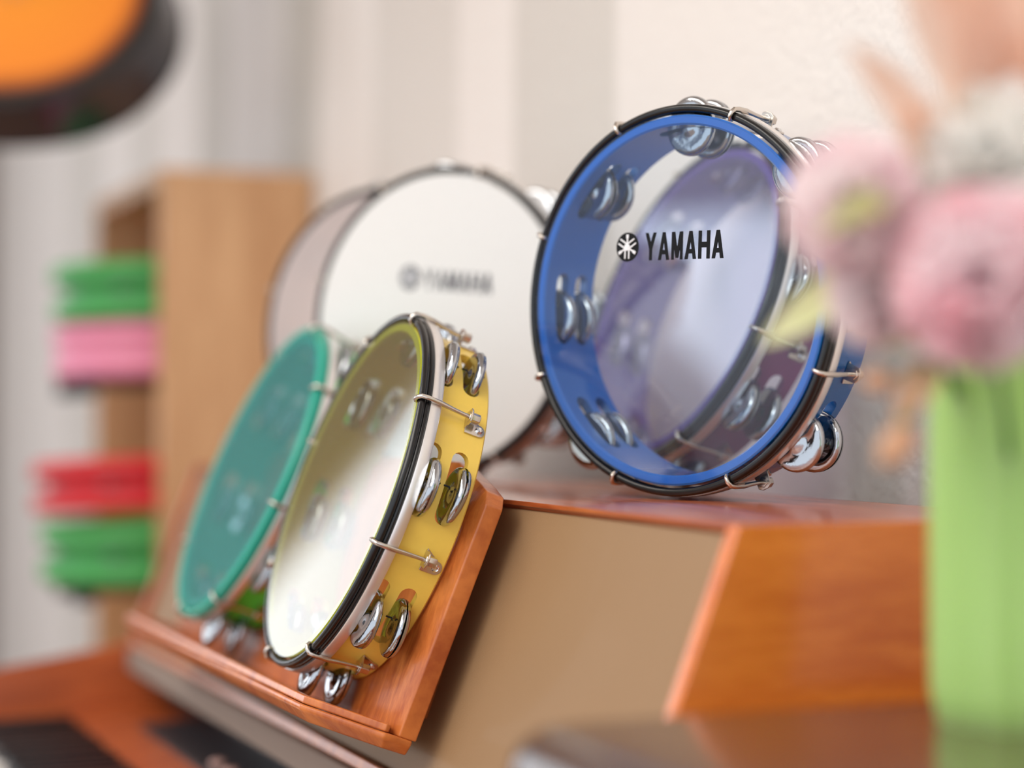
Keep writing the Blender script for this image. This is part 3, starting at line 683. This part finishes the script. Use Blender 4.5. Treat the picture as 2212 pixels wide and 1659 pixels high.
# ------------------------------------------------------------ sunburst guitar hanging at the upper left
gn = Vector((.80, -.50, .42)).normalized()
GM = frame((-1.70, -0.150, 0.435), gn)     # origin at the bottom of the body, x right, y up the neck, z out of the top
guitar = empty('acoustic_guitar', (0, 0, 0), 'sunburst acoustic guitar with dark sides hanging at the upper left', 'guitar')
guitar.matrix_world = GM
def body_outline(n_=96):
    key = [(0, 0), (.07, .006), (.135, .034), (.180, .090), (.192, .150), (.178, .215), (.142, .270), (.122, .310), (.125, .350), (.142, .400), (.140, .445), (.105, .482), (.05, .497), (0, .5)]
    P = []
    K = len(key)
    def cr(p0, p1, p2, p3, t): return .5*((2*p1) + (-p0+p2)*t + (2*p0-5*p1+4*p2-p3)*t*t + (-p0+3*p1-3*p2+p3)*t**3)
    ext = [(-key[1][0], key[1][1])] + key + [(-key[-2][0], key[-2][1])]
    for i in range(1, K):
        for s_ in range(5):
            t = s_/5; P.append(tuple(cr(ext[i-1][q], ext[i][q], ext[i+1][q], ext[i+2][q], t) for q in (0, 1)))
    P.append(key[-1])
    return P + [(-x, y) for x, y in P[-2:0:-1]]
BO = body_outline(); nb = len(BO)
sb, nt, b = newmat('sunburst_top')
vc = nt.nodes.new('ShaderNodeAttribute'); vc.attribute_name = 'burst'
rp = nt.nodes.new('ShaderNodeValToRGB')
for pos, c_ in ((0, srgb(14, 13, 12)), (.16, srgb(24, 20, 14)), (.30, srgb(150, 62, 12)), (.42, srgb(226, 120, 24))): pass
els = rp.color_ramp.elements
els[0].position = 0.0; els[0].color = srgb(16, 14, 14); els[1].position = 1.0; els[1].color = srgb(242, 150, 40)
for pos, c_ in ((.09, srgb(26, 20, 14)), (.16, srgb(172, 84, 20)), (.24, srgb(236, 134, 34))):
    e_ = els.new(pos); e_.color = c_
nt.links.new(vc.outputs['Fac'], rp.inputs['Fac']); nt.links.new(rp.outputs[0], b.inputs['Base Color']); b.inputs['Roughness'].default_value = .5; b.inputs['Specular IOR Level'].default_value = .3
gt = MB(); rings = []
RN = 12
for k in range(RN+1):
    f_ = 1 - k/RN*.985
    rings.append([(x*f_, .2 + (y-.2)*f_ if True else y, 0.0) for x, y in BO])
gt.add([p for rg in rings for p in rg], [(i*nb+j, i*nb+(j+1) % nb, (i+1)*nb+(j+1) % nb, (i+1)*nb+j) for i in range(RN) for j in range(nb)] + [tuple(RN*nb+j for j in range(nb))])
to = gt.obj('soundboard', sb, guitar)
at_ = to.data.attributes.new('burst', 'FLOAT', 'POINT')
for k in range(RN+1):
    for j in range(nb): at_.data[k*nb+j].value = k/RN
M['guitar_side'] = plain('dark_guitar_side', srgb(34, 30, 44), 0.2, coat=.5)
gs = MB(); gs.add([(x, y, 0.0) for x, y in BO] + [(x, y, -.100) for x, y in BO], [(j, (j+1) % nb, nb+(j+1) % nb, nb+j) for j in range(nb)] + [tuple(nb+j for j in range(nb))])
gs.obj('body_side', M['guitar_side'], guitar)
bd = MB(); 
for z0 in (0.0, -.098):
    bd.tube([(x, y, z0) for x, y in BO] + [(BO[0][0], BO[0][1], z0)], .0022, 6, caps=False)
bd.obj('binding', M['black_rubber'], guitar)
MB().box(-.075, .075, .180, .208, 0.0005, .009).obj('bridge', M['black_rubber'], guitar, bevel=.002)
MB().lathe([(.05, .0012), (.05, .0002), (0, .0002)], 40, M4=Matrix.Translation((0, .32, .0006))).obj('sound_hole', M['black_rubber'], guitar)
MB().prism([(-.027, .40), (.027, .40), (.022, .86), (-.022, .86)], 'z', -.015, .008).obj('neck', M['guitar_side'], guitar, bevel=.003)
MB().prism([(-.022, .86), (.022, .86), (.038, .90), (.034, 1.03), (-.034, 1.03), (-.038, .90)], 'z', -.018, 0).obj('headstock', M['guitar_side'], guitar, bevel=.002)
st = MB()
for k in range(6): st.tube([(-.019+.0076*k, .15, .010), (-.016+.0064*k, .88, .009)], .0005, 5)
st.obj('string', M['chrome'], guitar)
hk = GM @ Vector((0, .875, -.02))
hb = MB(); hb.tube([(hk.x, WY, hk.z), (hk.x, hk.y-.02, hk.z)], .006, 10)
for dx in (-.034, .034): hb.tube([(hk.x, hk.y+.01, hk.z), (hk.x+dx, hk.y+.005, hk.z), (hk.x+dx, hk.y-.05, hk.z)], .005, 8)
hb.lathe([(.03, 0), (.03, .01), (0, .01)], 20, M4=Matrix.Translation((hk.x, WY, hk.z)) @ Matrix.Rotation(pi/2, 4, 'X'))
tag(hb.obj('wall_hook', M['black_rubber']), 'black metal wall hook holding the neck of the guitar', 'hook')

# lift everything so the floor lies at height zero
bpy.context.view_layer.update()
for o in list(S.objects):
    if o.parent is None and o.type in ('MESH', 'EMPTY'): o.location.z += HT
